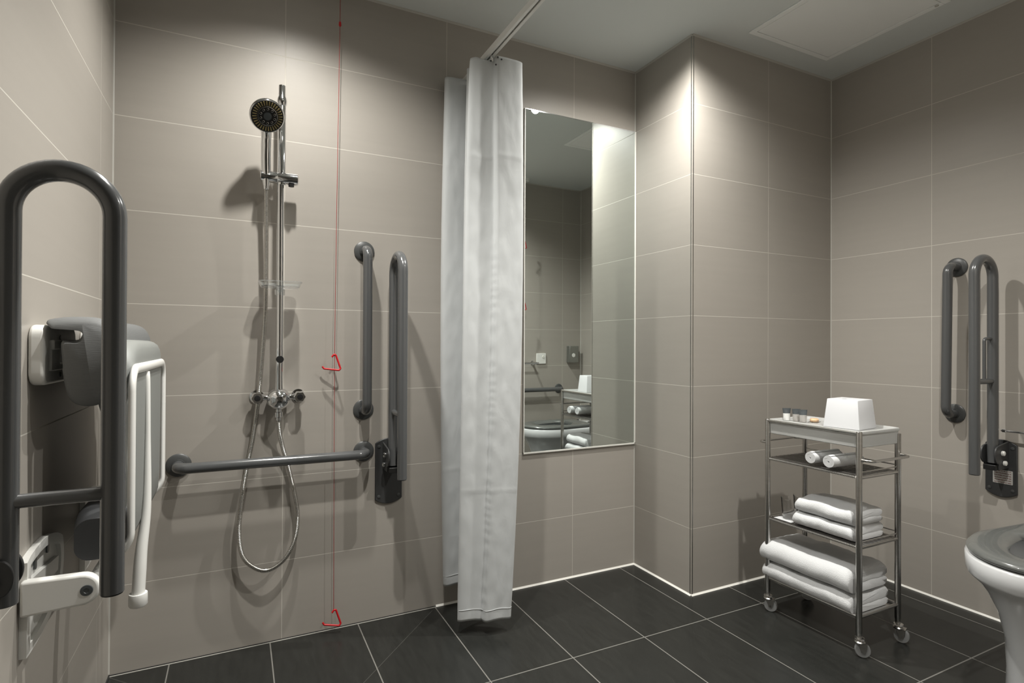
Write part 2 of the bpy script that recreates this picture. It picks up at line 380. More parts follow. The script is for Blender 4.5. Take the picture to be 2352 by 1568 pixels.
# ------------------------------------------------------------------ grab bars
def flange_mb(o, n, r=0.038):
    return MB().lathe([(0, r), (.004, r), (.0075, r-.004), (.009, .02), (.012, .0195)], o, n, 36)
def grab_bar(a, b, n, out, label, r=0.0172, cat='grab bar'):
    """a, b wall points; n wall normal"""
    a, b, n = V(a), V(b), V(n)
    t = thing('grab_bar', a, label, cat)
    p = fillet([a+n*0.004, a+n*out, b+n*out, b+n*0.004], 0.052, 12)
    MB().tube(p, r, 24).build('bar', M['rail'], t)
    for q in (a, b): flange_mb(q, n).build('flange', M['flange'], t)
    return t
grab_bar((-0.172, D, 0.650), (0.432, D, 0.648), (0, -1, 0), 0.070, 'horizontal grey grab bar low on the shower wall in front of the hose')
grab_bar((0.430, D, 1.405), (0.430, D, 0.806), (0, -1, 0), 0.070, 'vertical grey grab bar on the shower wall right of the red cord')
grab_bar((XR, 1.229, 1.378), (XR, 1.236, 0.782), (-1, 0, 0), 0.070, 'vertical grey grab bar on the right wall beyond the hinged rail')
grab_bar((1.76, YB, 0.690), (2.415, YB, 0.690), (0, 1, 0), 0.070, 'horizontal grey grab bar behind the toilet, seen only in the mirror')

def hinged_rail(org, n, tv, nin, nout, zin, zout, ztop, zcross, r, pw, pz0, pz1, label, holder=0, bolt='chrome', lab=False):
    o, n, tv, zz = V(org), V(n), V(tv), V((0, 0, 1))
    P = lambda t_, n_, z_: o + tv*t_ + n*n_ + zz*z_
    t = thing('hinged_grab_rail', P(0, 0, pz0), label, 'support rail')
    rb = (nout-nin)/2
    path = [P(0, nin, zin)] + [P(0, (nin+nout)/2 - rb*math.cos(a), ztop-rb+rb*math.sin(a)) for a in [PI*k/24 for k in range(25)]] + [P(0, nout, zout)]
    MB().tube(path, r, 28).build('rail_tube', M['rail'], t)
    MB().lathe([(0, r*.94), (.003, r*.9), (.004, r*.5)], P(0, nout, zout+.0005), (0, 0, -1), 28).build('end_cap', M['black'], t)
    MB().tube([P(0, nin+r*.5, zcross), P(0, nout-r*.5, zcross)], 0.0105, 18).build('cross_bar', M['rail'], t)
    if holder:
        pts = [P(0, nin+.006, zcross+.16), P(0, nin+.062, zcross+.16), P(0, nin+.062, zcross)]
        MB().tube(fillet(pts, .012, 6), 0.0058, 12).build('roll_holder', M['rail'], t)
    # wall plate with arched top and bottom
    hw, hh = pw/2, (pz1-pz0)/2; arc = 0.018
    poly = []
    for k in range(13): a = -1+2*k/12; poly.append((hw*a, hh-arc*a*a))
    for k in range(13): a = 1-2*k/12; poly.append((hw*a, -hh+arc*a*a))
    pl = MB().prism(poly, P(0, 0, (pz0+pz1)/2), tv, zz, n, 0.0002, 0.008).build('wall_plate', M['plate'], t, bevel=0.002)
    for a, b in ((-1, 1), (1, 1), (-1, -1), (1, -1)):
        MB().lathe([(0, .0065), (.002, .006), (.003, .003)], P(a*(hw-.014), .0078, (pz0+pz1)/2+b*(hh-.030)), n, 14).build('screw', M['flange'], pl)
    # clevis
    zb = zin
    ks = .78 if nin < .06 else 1
    rx, bx = (.017, nin+.000) if ks < 1 else (.026, nin+.012)
    chk = [(0.006, -0.022), (bx-.002, -0.024)] + [(bx+rx*math.sin(a), .020-.034*math.cos(a)*ks+.012) for a in [PI*k/14 for k in range(15)]] + [(0.006, .078*ks)]
    for s_ in (-1, 1):
        MB().prism(chk, P(s_*(r+.0045)-.003, 0, zb+(.012 if ks < 1 else 0)), n, zz, tv, 0, .006).build('cheek', M['plate'], t, bevel=0.0015)
    if ks == 1: MB().prism([(0.006, -0.022), (nin+.026, -0.026), (nin+.026, -.006), (0.006, -.006)], P(-(r+.003), 0, zb), n, zz, tv, 0, 2*(r+.003)).build('rest_block', M['black'], t, bevel=0.002)
    bm = M['chrome'] if bolt == 'chrome' else M['white']
    for dz, dn_ in ((.038, nin-.008), (.000, nin-.022)):
        for s_ in (-1, 1):
            MB().lathe([(0, .0095), (.007, .0090), (.009, .006), (.0095, .001)], P(s_*(r+.0085), dn_, zb+dz), tv*s_, 18).build('bolt_cap', bm, t)
    if lab:
        MB().prism(rrect(pw*.62, .052, .002), P(.006, 0, pz0+.078), tv, zz, n, .0081, .0086).build('rating_label', M['paper'], t)['label'] = 'pale printed rating label'
    return t
hinged_rail((XL, 1.05, 0), (1, 0, 0), (0, 1, 0), 0.058, 0.187, 0.674, 0.668, 1.313, 0.822, 0.0162, 0.10, 0.49, 0.735,
            'large grey hinged grab rail folded up in the left foreground')
hinged_rail((0.527, D, 0), (0, -1, 0), (1, 0, 0), 0.068, 0.200, 0.600, 0.575, 1.378, 0.80, 0.0172, 0.104, 0.440, 0.692,
            'grey hinged grab rail folded up on the shower wall beside the curtain')
hinged_rail((XR, 1.081, 0), (-1, 0, 0), (0, -1, 0), 0.068, 0.200, 0.617, 0.586, 1.383, 0.925, 0.0172, 0.100, 0.480, 0.700,
            'grey hinged grab rail folded up on the right wall above the toilet', 1, 'white', True)

# ------------------------------------------------------------------ shower mixer and riser
RX, RY = 0.133, D-0.058
t = thing('shower_mixer', (RX, D, 0.86), 'chrome shower mixer with riser rail on the tiled back wall', 'shower')
MB().lathe([(0, .0125), (.16, .0125), (.165, .0118), (.75, .0118)], (RX-.002, RY, .87), (0, 0, 1), 28).build('riser_rail', M['chrome'], t)
MB().lathe([(0, .0135), (.272, .0135), (.274, .0125), (.280, .0152), (.290, .0165), (.300, .0155), (.308, .0118), (.345, .0112), (.347, .009)], (RX+.001, RY, 1.605), (0, 0, 1), 28).build('upper_rail', M['chrome'], t)
MB().tube([(RX+.004, RY, 1.890), (RX+.004, D-.001, 1.890)], .0085, 16).build('top_wall_bracket', M['chrome'], t)
MB().lathe([(0, .014), (.006, .0135), (.009, .010)], (RX+.004, D, 1.890), (0, -1, 0), 24).build('bracket_flange', M['chrome'], t)
sl = MB().lathe([(0, .015), (.002, .019), (.052, .0195), (.054, .0185), (.056, .0195), (.119, .0195), (.122, .016)], (RX-.067, RY-.002, 1.628), (1, 0, 0), 32).build('slider', M['chrome'], t)
MB().lathe([(0, .010), (.008, .009), (.009, .005)], (RX+.032, RY-.008, 1.609), (0, 0, -1), 16).build('slider_button', M['black'], sl)
v = MB().lathe([(-.052, .012), (-.05, .030), (-.035, .034), (-.02, .0365), (0, .038), (.018, .034), (.028, .024), (.033, .013), (.036, .012), (.038, .001)], (RX-.003, RY+.002, .862), (0, -1, 0), 40).build('valve_body', M['chrome'], t)
MB().lathe([(0, .0135), (.015, .0135), (.035, .012), (.10, .0115)], (RX-.003, RY-.004, .885), (0, .02, 1), 28).build('valve_neck', M['chrome'], t)
bt = MB().lathe([(-.005, .0125), (.006, .0125), (.009, .0115), (.0092, .001)], (RX-.001, RY-.010, 1.000), (0, -1, 0), 24).build('diverter_button', M['black'], t)
for s_ in (-1, 1):
    x = RX-.003+s_*.068
    MB().lathe([(0, .010), (.018, .008), (.028, .012), (.045, .0125)], (RX-.003+s_*.025, RY+.01, .868), (s_, 0, 0), 20).build('valve_arm', M['chrome'], t)
    h = MB(); prof = []
    rings = []
    for hh, rr in ((0, .012), (.004, .0185), (.03, .019), (.036, .0165)):
        rings.append([V((x, RY+.022, .868)) + V((math.cos(a)*rr*(1+.07*math.cos(6*a)), -hh, math.sin(a)*rr*(1+.07*math.cos(6*a)))) for a in [2*PI*k/48 for k in range(48)]])
    h.loft(rings).build('control_knob', M['chrome'], t)
    MB().lathe([(0, .0105), (.003, .0098), (.0035, .004)], (x, RY-.0135, .868), (0, -1, 0), 24).build('knob_insert', M['black'], t)
    MB().lathe([(0, .024), (.005, .023), (.008, .011)], (x, D, .868), (0, -1, 0), 24).build('wall_cover', M['chrome'], t)
    MB().tube([(x, D-.004, .868), (x, RY+.02, .868)], .009, 14).build('wall_union', M['chrome'], t)
MB().lathe([(0, .010), (.012, .010), (.014, .0135), (.030, .0135), (.032, .009), (.042, .008)], (RX-.003, RY+.004, .830), (0, 0, -1), 24).build('hose_outlet', M['chrome'], t)

# hand shower with corrugated hose
hc = V((0.083, 2.005, 1.808)); hn = V((.16, -.80, -.52)).normalized()
t = thing('hand_shower', (0.085, RY, 1.62), 'round chrome hand shower with dark spray face held on the riser', 'shower head')
MB().lathe([(-.040, .014), (-.030, .024), (-.018, .043), (-.008, .052), (-.002, .0545), (.004, .054), (.007, .0515)], hc, hn, 48).build('head_shell', M['chrome'], t)
fc = MB().lathe([(.0068, .0505), (.0088, .0495), (.0092, .001)], hc, hn, 48).build('spray_face', M['black'], t)
upx = V((0, 0, 1)); e1 = hn.cross(upx).normalized(); e2 = e1.cross(hn).normalized()
noz = MB()
for k in range(32):
    a = 2*PI*k/32; d = e1*math.cos(a)+e2*math.sin(a); s2 = hn.cross(d)
    for ra, rb in ((.0335, .0465),):
        c0 = hc+d*ra+hn*.009; c1 = hc+d*rb+hn*.009
        pts = [c0-s2*.0012, c0+s2*.0012, c1+s2*.0019, c1-s2*.0019]
        noz.loft([pts, [p+hn*.0016 for p in pts]])
noz.build('outer_nozzles', M['gold'], fc)
MB().lathe([(.0088, .0315), (.0105, .0310), (.0108, .0290), (.0088, .0285)], hc, hn, 40, False).build('face_ring', M['steel'], fc)
nz = MB()
for k in range(10):
    a = 2*PI*k/10+.2; c = hc+(e1*math.cos(a)+e2*math.sin(a))*.0225
    nz.lathe([(.009, .0045), (.011, .0042), (.0113, .0026), (.009, .0024)], c, hn, 14, False)
nz.build('inner_nozzles', M['steel'], fc)
MB().lathe([(.009, .013), (.0115, .012), (.012, .001)], hc, hn, 28).build('centre_boss', M['capd'], fc)
nk = spline([hc-hn*.024+V((0, 0, -.006)), V((.083, 2.058, 1.765)), V((.083, 2.066, 1.735)), V((.083, 2.073, 1.700)), V((.084, 2.078, 1.645)), V((.085, 2.083, 1.595))], 8)
n_ = len(nk)
MB().tube(nk, [.018-.002*min(1, i/(n_*.3)) if i < n_*.8 else .016-.006*((i/n_-.8)/.2) for i in range(n_)], 28).build('handle', M['chrome'], t)
MB().lathe([(0, .010), (.028, .009), (.03, .007)], (.085, 2.083, 1.612), (0, 0.02, -1), 20).build('hose_nut', M['chrome'], t)
hp = spline([(.085, 2.085, 1.59), (.087, 2.095, 1.40), (.0865, 2.100, 1.20), (.080, 2.108, 1.05), (.068, 2.117, .88), (.052, 2.1235, .74), (.036, 2.1235, .645), (.018, 2.118, .53), (.009, 2.105, .42), (.020, 2.100, .335), (.055, 2.095, .290), (.100, 2.090, .274), (.150, 2.093, .300), (.185, 2.100, .360), (.196, 2.108, .440), (.186, 2.118, .520), (.165, 2.1235, .62), (.148, 2.117, .68), (.135, 2.100, .74), (RX-.003, RY+.006, .792)], 14)
hp = resample(hp, .0016)
MB().tube(hp, [.0078 if (i % 3) else .0063 for i in range(len(hp))], 12).build('hose', M['hose'], t)

# clear soap dish clipped on the riser
sd = thing('soap_dish', (RX, RY, 1.245), 'clear plastic soap dish clipped round the chrome riser rail', 'soap dish')
ring = lambda hw, hd, z, yy=2.058: [V((RX-.003+a, yy+b, z)) for a, b in rrect(hw*2, hd*2, .022, 6)]
MB().loft([ring(.060, .044, 1.246), ring(.066, .050, 1.262), ring(.069, .052, 1.2625), ring(.0685, .0515, 1.2645), ring(.064, .048, 1.2635), ring(.058, .042, 1.2495)], (True, True)).build('dish', M['clear'], sd)
MB().lathe([(0, .0125), (0.001, .0165), (.020, .0165), (.022, .0125)], (RX-.002, RY, 1.222), (0, 0, 1), 24, False).build('clip', M['clear'], sd)

# ------------------------------------------------------------------ emergency pull cords
def pull_handle(x, y, ztop, s=1.0, sx=1):
    p = [(x-.010*sx, y-.004, ztop-.010), (x-.002*sx, y-.004, ztop), (x+.004*sx, y-.004, ztop-.003), (x+.020*sx, y-.010, ztop-.052), (x+.014*sx, y-.012, ztop-.058), (x-.036*sx, y+.006, ztop-.052), (x-.041*sx, y+.008, ztop-.044)]
    return MB().tube(fillet(p, .004, 4), .0034, 10)
t = thing('emergency_pull_cord', (.33, 2.108, HC), 'red emergency pull cord with two triangle handles hanging down the shower wall', 'pull cord')
MB().lathe([(0, .035), (.018, .033), (.024, .026), (.026, .004)], (.331, 2.103, HC), (0, 0, -1), 28).build('ceiling_switch', M['white'], t)
MB().tube([(.331, 2.106, HC-.024), (.3300, 2.107, 2.2), (.3235, 2.108, 1.6), (.3185, 2.108, 1.02), (.3195, 2.108, .6), (.321, 2.108, .086)], .0010, 8).build('cord', M['cord'], t)
MB().lathe([(0, .002), (.003, .0042), (.014, .0046), (.018, .003)], (.3305, 2.107, 2.238), (0, 0, -1), 14).build('cord_connector', M['red'], t)
pull_handle(.3185, 2.108, 1.016).build('triangle_handle', M['red'], t)
pull_handle(.3245, 2.106, .088).build('triangle_handle', M['red'], t)
t = thing('emergency_pull_cord', (2.045, .36, HC), 'second red pull cord by the toilet, caught only at the mirror edge', 'pull cord')
MB().lathe([(0, .035), (.018, .033), (.024, .026), (.026, .004)], (2.045, .36, HC), (0, 0, -1), 28).build('ceiling_switch', M['white'], t)
MB().tube([(2.045, .36, HC-.024), (2.045, .36, 1.34)], .0010, 8).build('cord', M['cord'], t)
for z in (1.88, 1.39): pull_handle(2.045, .36, z).build('triangle_handle', M['red'], t)

# ------------------------------------------------------------------ curtain and track
TX, TZ = 0.832, 2.118
t = thing('curtain_track', (TX, D, TZ), 'white ceiling-hung curtain track running out from the back wall', 'curtain rail')
tr = MB(); xs = [(-.0135, 0), (-.0135, .022), (.0135, .022), (.0135, 0), (.0035, 0), (.0035, .003), (.0105, .003), (.0105, .013), (-.0105, .013), (-.0105, .003), (-.0035, .003), (-.0035, 0)]
tr.prism(xs, (TX, 0, TZ), (1, 0, 0), (0, 0, 1), (0, 1, 0), -0.6, D-.001)
tr.build('track_profile', M['white'], t)
for y in (1.25, .3): MB().tube([(TX, y, TZ+.014), (TX, y, HC-.001)], .006, 12).build('ceiling_hanger', M['white'], t)
MB().box(TX-.02, TX+.02, D-.012, D-.0005, TZ-.006, TZ+.026).build('wall_socket', M['white'], t, bevel=.002)

base = [(.80, 2.128), (.755, 2.124), (.734, 2.100), (.748, 2.076), (.83, 2.066), (.915, 2.058), (.932, 2.043), (.91, 2.024), (.83, 2.012), (.798, 2.004), (.786, 1.990), (.80, 1.974), (.86, 1.966), (.920, 1.957), (.932, 1.944), (.915, 1.930), (.84, 1.926), (.785, 1.920), (.764, 1.904), (.770, 1.888), (.795, 1.878), (.825, 1.876), (.843, 1.872), (.846, 1.860), (.853, 1.850), (.885, 1.842), (.925, 1.836), (.943, 1.838), (.949, 1.850), (.935, 1.870), (.90, 1.896), (.875, 1.902)]
cp_ = resample(spline([(a, b, 0) for a, b in base], 10), .004)
NC = len(cp_); NZ = 260
SC = min(range(NC), key=lambda i: (cp_[i]-V((.846, 1.862, 0))).length)/(NC-1)
cm = MB(); vs = []
for j in range(NZ+1):
    tz = j/NZ
    for i, p in enumerate(cp_):
        s_ = i/(NC-1); front = min(1, max(0, (s_-.45)/.12))
        x, y = p.x, p.y
        lf = min(1, max(0, (.86-x)/.10))
        dx = front*(lf*(-.040*tz**.6) + (1-lf)*(.010*math.sin(PI*tz)-.038*tz**2.5)) + (1-front)*(-.014*math.sin(PI*tz)+.004*tz)
        # compress folds toward the middle at the heading, soft wander below
        nz_ = noise.noise(V((x*7, y*7+3, tz*2.2)))*.006*min(1, tz*4)
        wr = noise.noise(V((x*38, y*38, tz*30)))*.0016
        seam = math.exp(-((s_-SC)/.010)**2)*(.0010*math.sin(tz*330+5*math.sin(tz*31))+.0010*noise.noise(V((s_*300, 0, tz*160))))*min(1, max(0, (tz-.2)*4))
        ztop = 2.120-.10*abs(x-.845)*front - .010*front*max(0, math.sin((x-.78)*40))*(x < .84) - (.010*min(1, s_/.12) if s_ < .3 else .005)
        zbot = .104-.053*min(1, max(0, (s_-.30)/.2)) + .003*math.sin(s_*60)
        z = ztop+(zbot-ztop)*tz
        crease = .0008*math.exp(-((tz-.175)/.0035)**2)+.0008*math.exp(-((tz-.772)/.0035)**2)
        hem = .0006 if tz > .984 else 0
        vs.append(V((x+dx+nz_*.5+seam*.6, y+nz_+wr+seam-crease-hem, z)))
fs = [(j*NC+i, j*NC+i+1, (j+1)*NC+i+1, (j+1)*NC+i) for j in range(NZ) for i in range(NC-1)]
cm.add(vs, fs)
t = thing('shower_curtain', (.84, 1.97, TZ), 'white shower curtain bunched in folds between the shower and the mirror', 'curtain')
cu = cm.build('curtain_cloth', M['cloth'], t, angle=180, solid=.0011)
# hem band, heading band and gliders
st = [V(vs[int(NZ*.984)*NC+i])+V((0, -.0016, 0)) for i in range(0, NC, 2)]
MB().tube(st, .0009, 6).build('hem_stitch', M['cloth'], t)
for k, (gx, gy) in enumerate([(.832, 1.868), (.838, 1.905), (.826, 1.938), (.83, 1.985), (.835, 2.03), (.825, 2.08)]):
    g = MB().tube([(gx, gy, TZ+.004), (gx, gy, TZ-.012), (gx+.004, gy-.006, TZ-.020), (gx, gy-.010, TZ-.012)], .0022, 8)
    g.build('curtain_hook', M['white'], t)
for (gx, gy, gz) in ((.830, 1.866, 2.098), (.8455, 1.855, 2.083), (.862, 1.842, 2.100), (.850, 1.848, 2.108)):
    MB().lathe([(0, .0035), (.0015, .003)], (gx, gy, gz), (-.3, -1, 0), 12).build('eyelet', M['flange'], t)

# ------------------------------------------------------------------ fold-up shower seat on the left wall
def wall_bracket(parent, y0, y1, z0_, z1_, prof_arm=None):
    pass
t = thing('shower_back_support', (XL, 1.6, 1.0), 'grey ribbed backrest on white brackets fixed high on the left wall', 'back support')
for yc in (1.475, 1.86):
    b = MB().prism(rrect(.235, .118, .026, 6), (XL, yc, 1.030), (0, 1, 0), (0, 0, 1), (1, 0, 0), .0003, .026).build('wall_bracket', M['white'], t, bevel=.006, bseg=3)
    MB().box(XL+.018, XL+.034, yc-.085, yc+.085, 1.040, 1.060).build('bracket_ledge', M['white'], b, bevel=.003)
    MB().box(XL+.018, XL+.030, yc-.085, yc+.085, .998, 1.041).build('bracket_cover', M['white'], b, bevel=.002)
    for dz in (.035, -.042):
        MB().lathe([(0, .0055), (.0008, .0052)], (XL+.0262, yc-.01, 1.030+dz), (1, 0, 0), 14).build('screw', M['capd'], b)
    MB().box(XL+.02, XL+.075, yc-.03, yc+.03, 1.010, 1.050).build('carrier_arm', M['white'], b, bevel=.004)
# profile (x offset from the wall, z): thin lip rearwards, deep rounded front pad
prof = [(.022, 1.096), (.026, 1.101), (.045, 1.105), (.075, 1.107), (.105, 1.106), (.126, 1.098), (.138, 1.080), (.144, 1.05), (.145, 1.01), (.142, .970), (.132, .943), (.112, .928), (.088, .925), (.068, .934), (.058, .955), (.052, .99), (.048, 1.030), (.047, 1.056), (.056, 1.060), (.068, 1.059), (.078, 1.062), (.083, 1.070), (.084, 1.080), (.080, 1.088), (.070, 1.0915), (.050, 1.093), (.030, 1.0945)]
pc = spline([(a, b, 0) for a, b in prof + [prof[0]]], 4)[:-1]; prof = [(p.x, p.y) for p in pc]
rings = []
for k in range(41):
    q = k/40; y = 1.350+.535*q
    e = min(q, 1-q)*20/2.2; e = 1 if e > 1 else math.sqrt(max(0, 1-(1-e)**2))*.20+.80
    sag = -.018*math.sin(PI*q)
    cz_, cx_ = 1.025, .100
    rings.append([V((XL+cx_+(a-cx_)*e+sag*(1 if a > .05 else .2), y, cz_+(b-cz_)*e)) for a, b in prof])
MB().loft(rings).build('back_cushion', M['pad'], t, angle=60)

t = thing('folding_shower_seat', (XL, 1.6, .58), 'folded-up shower seat with white tube frame and grey shell on the left wall', 'shower seat')
for yc in (1.36, 1.80):
    # ladder-like plate with two windows
    pl = MB(); w_, z0_, z1_ = .24, .468, .675
    y0, y1 = yc-.035, yc-.035+w_
    th = .012
    poly = [(0, z0_), (.03, z0_-.006), (.16, z0_-.018), (.235, .520), (.252, .57), (.235, .622), (.16, .668), (.03, z1_+.003), (0, z1_)]
    inn = [(.022, .520), (.150, .508), (.205, .548), (.150, .556), (.022, .566)]
    inn2 = [(.022, .610), (.150, .610), (.200, .612), (.150, .648), (.022, .656)]
    # build as strips between outline and windows
    def strip(pts): MBp.prism(pts, (XL, y0, 0), (0, 1, 0), (0, 0, 1), (1, 0, 0), .0003, th)
    MBp = MB()
    def arc(p0, p1, p2, n=9):
        return [((1-q)**2*p0[0]+2*q*(1-q)*p1[0]+q*q*p2[0], (1-q)**2*p0[1]+2*q*(1-q)*p1[1]+q*q*p2[1]) for q in [k/n for k in range(n+1)]]
    strip([(0, z0_), (.022, z0_), (.022, .652), (0, .645)])
    # hoop: outer and inner arcs over the top, round the nose and back along the bottom
    oa = arc((.022, .652), (.150, .672), (.235, .625)) + arc((.235, .625), (.262, .570), (.225, .520))[1:] + arc((.225, .520), (.150, .470), (.022, z0_))[1:]
    ia = arc((.022, .634), (.140, .652), (.215, .612)) + arc((.215, .612), (.236, .570), (.206, .532))[1:] + arc((.206, .532), (.140, .488), (.022, z0_+.018))[1:]
    for i in range(len(oa)-1): strip([ia[i], ia[i+1], oa[i+1], oa[i]])
    strip([(.022, .566), (.200, .560), (.205, .590), (.022, .606)])
    br = MBp.build('wall_bracket', M['white'], t)
    MB().prism([(0.001, .520), (.022, .520), (.022, .650), (.001, .650)], (XL, y0, 0), (0, 1, 0), (0, 0, 1), (1, 0, 0), 0, 0) if False else None
    # backing web seen through the windows
    MB().prism(ia, (XL, y0, 0), (0, 1, 0), (0, 0, 1), (1, 0, 0), .0003, .004).build('bracket_web', M['white'], br)
    for yy, zz_ in ((.07, .622), (.150, .628), (.12, .522)):
        MB().prism(rrect(.012, .026, .005), (XL+.0035, y0+yy, zz_), (0, 1, 0), (0, 0, 1), (1, 0, 0), 0, .0035).build('screw_slot', M['capd'], br)
    # hinge arm reaching out from the wall
    arm = [(.004, .548), (.085, .553)] + [(.095+.030*math.sin(PI*k/12), .583-.030*math.cos(PI*k/12)) for k in range(13)] + [(.085, .613), (.004, .614)]
    MB().prism(arm, (XL, yc-.048, 0), (1, 0, 0), (0, 0, 1), (0, 1, 0), 0, .022).build('hinge_arm', M['white'], t, bevel=.005, bseg=3)
    MB().lathe([(0, .0105), (.002, .0100), (.0022, .005), (.001, .004)], (XL+.104, yc-.0478, .582), (0, -1, 0), 20).build('hinge_bolt', M['capd'], t)
MB().tube([(XL+.104, 1.33, .582), (XL+.104, 1.80, .582)], .010, 16).build('hinge_rod', M['white'], t)
SX = XL+.150    # plane of the folded seat
def seat_shell():
    rings = []
    yy0, yy1, zz0, zz1 = 1.412, 1.925, .615, 1.000
    prof = [(.011, zz0+.03), (.011, zz1-.02), (.012, zz1), (.010, zz1+.046), (-.002, zz1+.058), (-.025, zz1+.064), (-.055, zz1+.058), (-.072, zz1+.040), (-.078, zz1+.016), (-.066, zz1+.004), (-.030, zz1-.006), (-.010, zz1-.025), (-.008, zz0+.08), (-.020, zz0+.060), (-.055, zz0+.050), (-.070, zz0+.025), (-.066, zz0+.0), (-.045, zz0-.012), (-.018, zz0-.010), (.004, zz0+.006)]
    for k in range(17):
        q = k/16; y = yy0+(yy1-yy0)*q
        e = min(q, 1-q)*16; sc = 1 if e >= 2 else (.93 if e < 1 else .985)
        cz_ = (zz0+zz1)/2
        lip = .05-.05*math.sqrt(max(0, 1-max(0, 1-(y-yy0)/.16)**2))
        rings.append([V((SX+a*(sc if e >= 1 else .85), y, min(cz_+(b-cz_)*sc, b) - (lip*min(1, (b-zz1)/.045) if b > zz1 else 0))) for a, b in prof])
    return MB().loft(rings)
seat_shell().build('seat_shell', M['seatg'], t, angle=60, sub=1)
pf = []
yn, yf, zb_, zt_ = 1.397, 1.938, .600, .998
pts = [(SX+.012, yn, zb_), (SX+.012, yn, zt_), (SX+.012, yf, zt_), (SX+.012, yf, zb_)]
c = fillet([V((SX+.012, (yn+yf)/2, zb_-.0)), V(pts[0]), V(pts[1]), V(pts[2]), V(pts[3]), V((SX+.012, (yn+yf)/2+.001, zb_))], .055, 8)
# tube frame: sides and top, lower ends curve back to the hinge
rr_ = []
for k in range(15):
    q = k/14; y = 1.345+.585*q; e = min(q, 1-q)*14; sc = (.72, .90, 1)[min(2, int(e))]
    rr_.append([V((XL+.110+a*sc, y, .668+b_*sc)) for a, b_ in rrect(.092, .112, .036, 6)])
MB().loft(rr_).build('rear_roll', M['dark'], t, angle=60)
side = fillet([V((XL+.106, yn+.01, .585)), V((SX+.012, yn, .640)), V((SX+.012, yn, zt_)), V((SX+.012, yf, zt_)), V((SX+.012, yf, .640)), V((XL+.106, yf-.02, .585))], .045, 8)
MB().tube(side, .0112, 20, sq=(.62, 1, 1)).build('tube_frame', M['white'], t)
lg = spline([(SX+.012, 1.605, .985), (SX+.014, 1.600, .95), (SX+.016, 1.595, .80), (SX+.016, 1.585, .66), (SX+.008, 1.570, .56), (SX+.004, 1.560, .462)], 8)
n_ = len(lg)
l_ = MB().tube(lg, [.0075+.0085*min(1, max(0, (i/n_-.35)/.5)) for i in range(n_)], 20, sq=(.85, 1, 1)).build('leg', M['white'], t)
MB().lathe([(0, .0185), (.003, .0192), (.026, .0195), (.030, .017)], (SX+.004, 1.560, .468), (0, 0, -1), 24).build('rubber_foot', M['white'], l_)

# ------------------------------------------------------------------ trolley
TX0, TX1, TY0, TY1 = 1.900, 2.124, 1.174, 1.537
t = thing('bathroom_trolley', ((TX0+TX1)/2, (TY0+TY1)/2, 0), 'slim four-tier steel trolley on castors with white plastic top tray', 'trolley')
for x in (TX0, TX1):
    for y in (TY0, TY1):
        lg = MB().lathe([(0, .0085), (.028, .0085), (.03, .0100), (.708 if x == TX0 else .690, .0100), (.711 if x == TX0 else .691, .0085), (.712 if x == TX0 else .692, .004)], (x, y, .052), (0, 0, 1), 20).build('leg', M['steel'], t)
        ang = {(TX0, TY0): .5, (TX0, TY1): .7, (TX1, TY0): .9, (TX1, TY1): .4}[(x, y)]
        dx, dy = math.cos(ang)*.012, -math.sin(ang)*.012
        cs = MB().lathe([(0, .016), (.004, .017), (.008, .013), (.012, .016), (.016, .015), (.018, .010)], (x+dx*.2, y+dy*.2, .048), (0, 0, 1), 22).build('castor', M['steel'], t)
        ax = V((-math.sin(ang+.35), -math.cos(ang+.35), 0)); wc = V((x+dx, y+dy, .0242))
        MB().lathe([(-.010, .018), (-.009, .0225), (-.004, .024), (.004, .024), (.009, .0225), (.010, .018)], wc, ax, 32).build('wheel', M['wheel'], cs)
        MB().lathe([(-.0135, .004), (.0135, .004)], wc, ax, 14).build('axle', M['chrome'], cs)
        fk = MB()
        side_v = ax.cross(V((0, 0, 1)))
        for s_ in (-1, 1):
            o = wc+ax*(s_*.0125)
            fk.prism([(-.006, -.006), (.006, -.006), (.011, .010), (.011, .024), (-.013, .024), (-.012, .012)], o, side_v, (0, 0, 1), ax, -.001, .001)
        fk.prism([(-.013, .023), (.011, .023), (.011, .026), (-.013, .026)], wc, side_v, (0, 0, 1), ax, -.0135, .0135)
        fk.build('fork', M['steel'], cs)
def shelf(z, n):
    sh = MB(); r = .0042
    for y in (TY0, TY1): sh.tube([(TX0, y, z), (TX1, y, z)], r*1.5, 12)
    for x in (TX0, TX1): sh.tube([(x, TY0, z), (x, TY1, z)], r, 12)
    for x in (TX0, TX1): sh.tube([(x, TY0, z+.024), (x, TY1, z+.024)], r*.55, 8) if x == TX1 else None
    for y in (TY0,): sh.tube([(TX0, y, z+.018), (TX1, y, z+.018)], r*.6, 8)
    o = sh.build('shelf_frame', M['steel'], t)
    sm = MB().box(TX0, TX1, TY0+.002, TY1-.002, z+.003, z+.0045)
    for k in range(9): y_ = TX0+.02+k*(TX1-TX0-.04)/8; sm.tube([(y_, TY0, z+.0050), (y_, TY1, z+.0050)], .0011, 6)
    sm.build('shelf_sheet', M['steeld'], o)
    rp = MB(); y = TY0+.008
    while y < TY1-.012:      # twisted front rod
        rp.tube([(TX0-.0036, y, z-.0042), (TX0-.0046, y+.0035, z), (TX0-.0036, y+.007, z+.0042)], .0010, 6); y += .0055
    rp.build('twisted_front_rod', M['steel'], o)
for z in (.606, .368): shelf(z, 0)
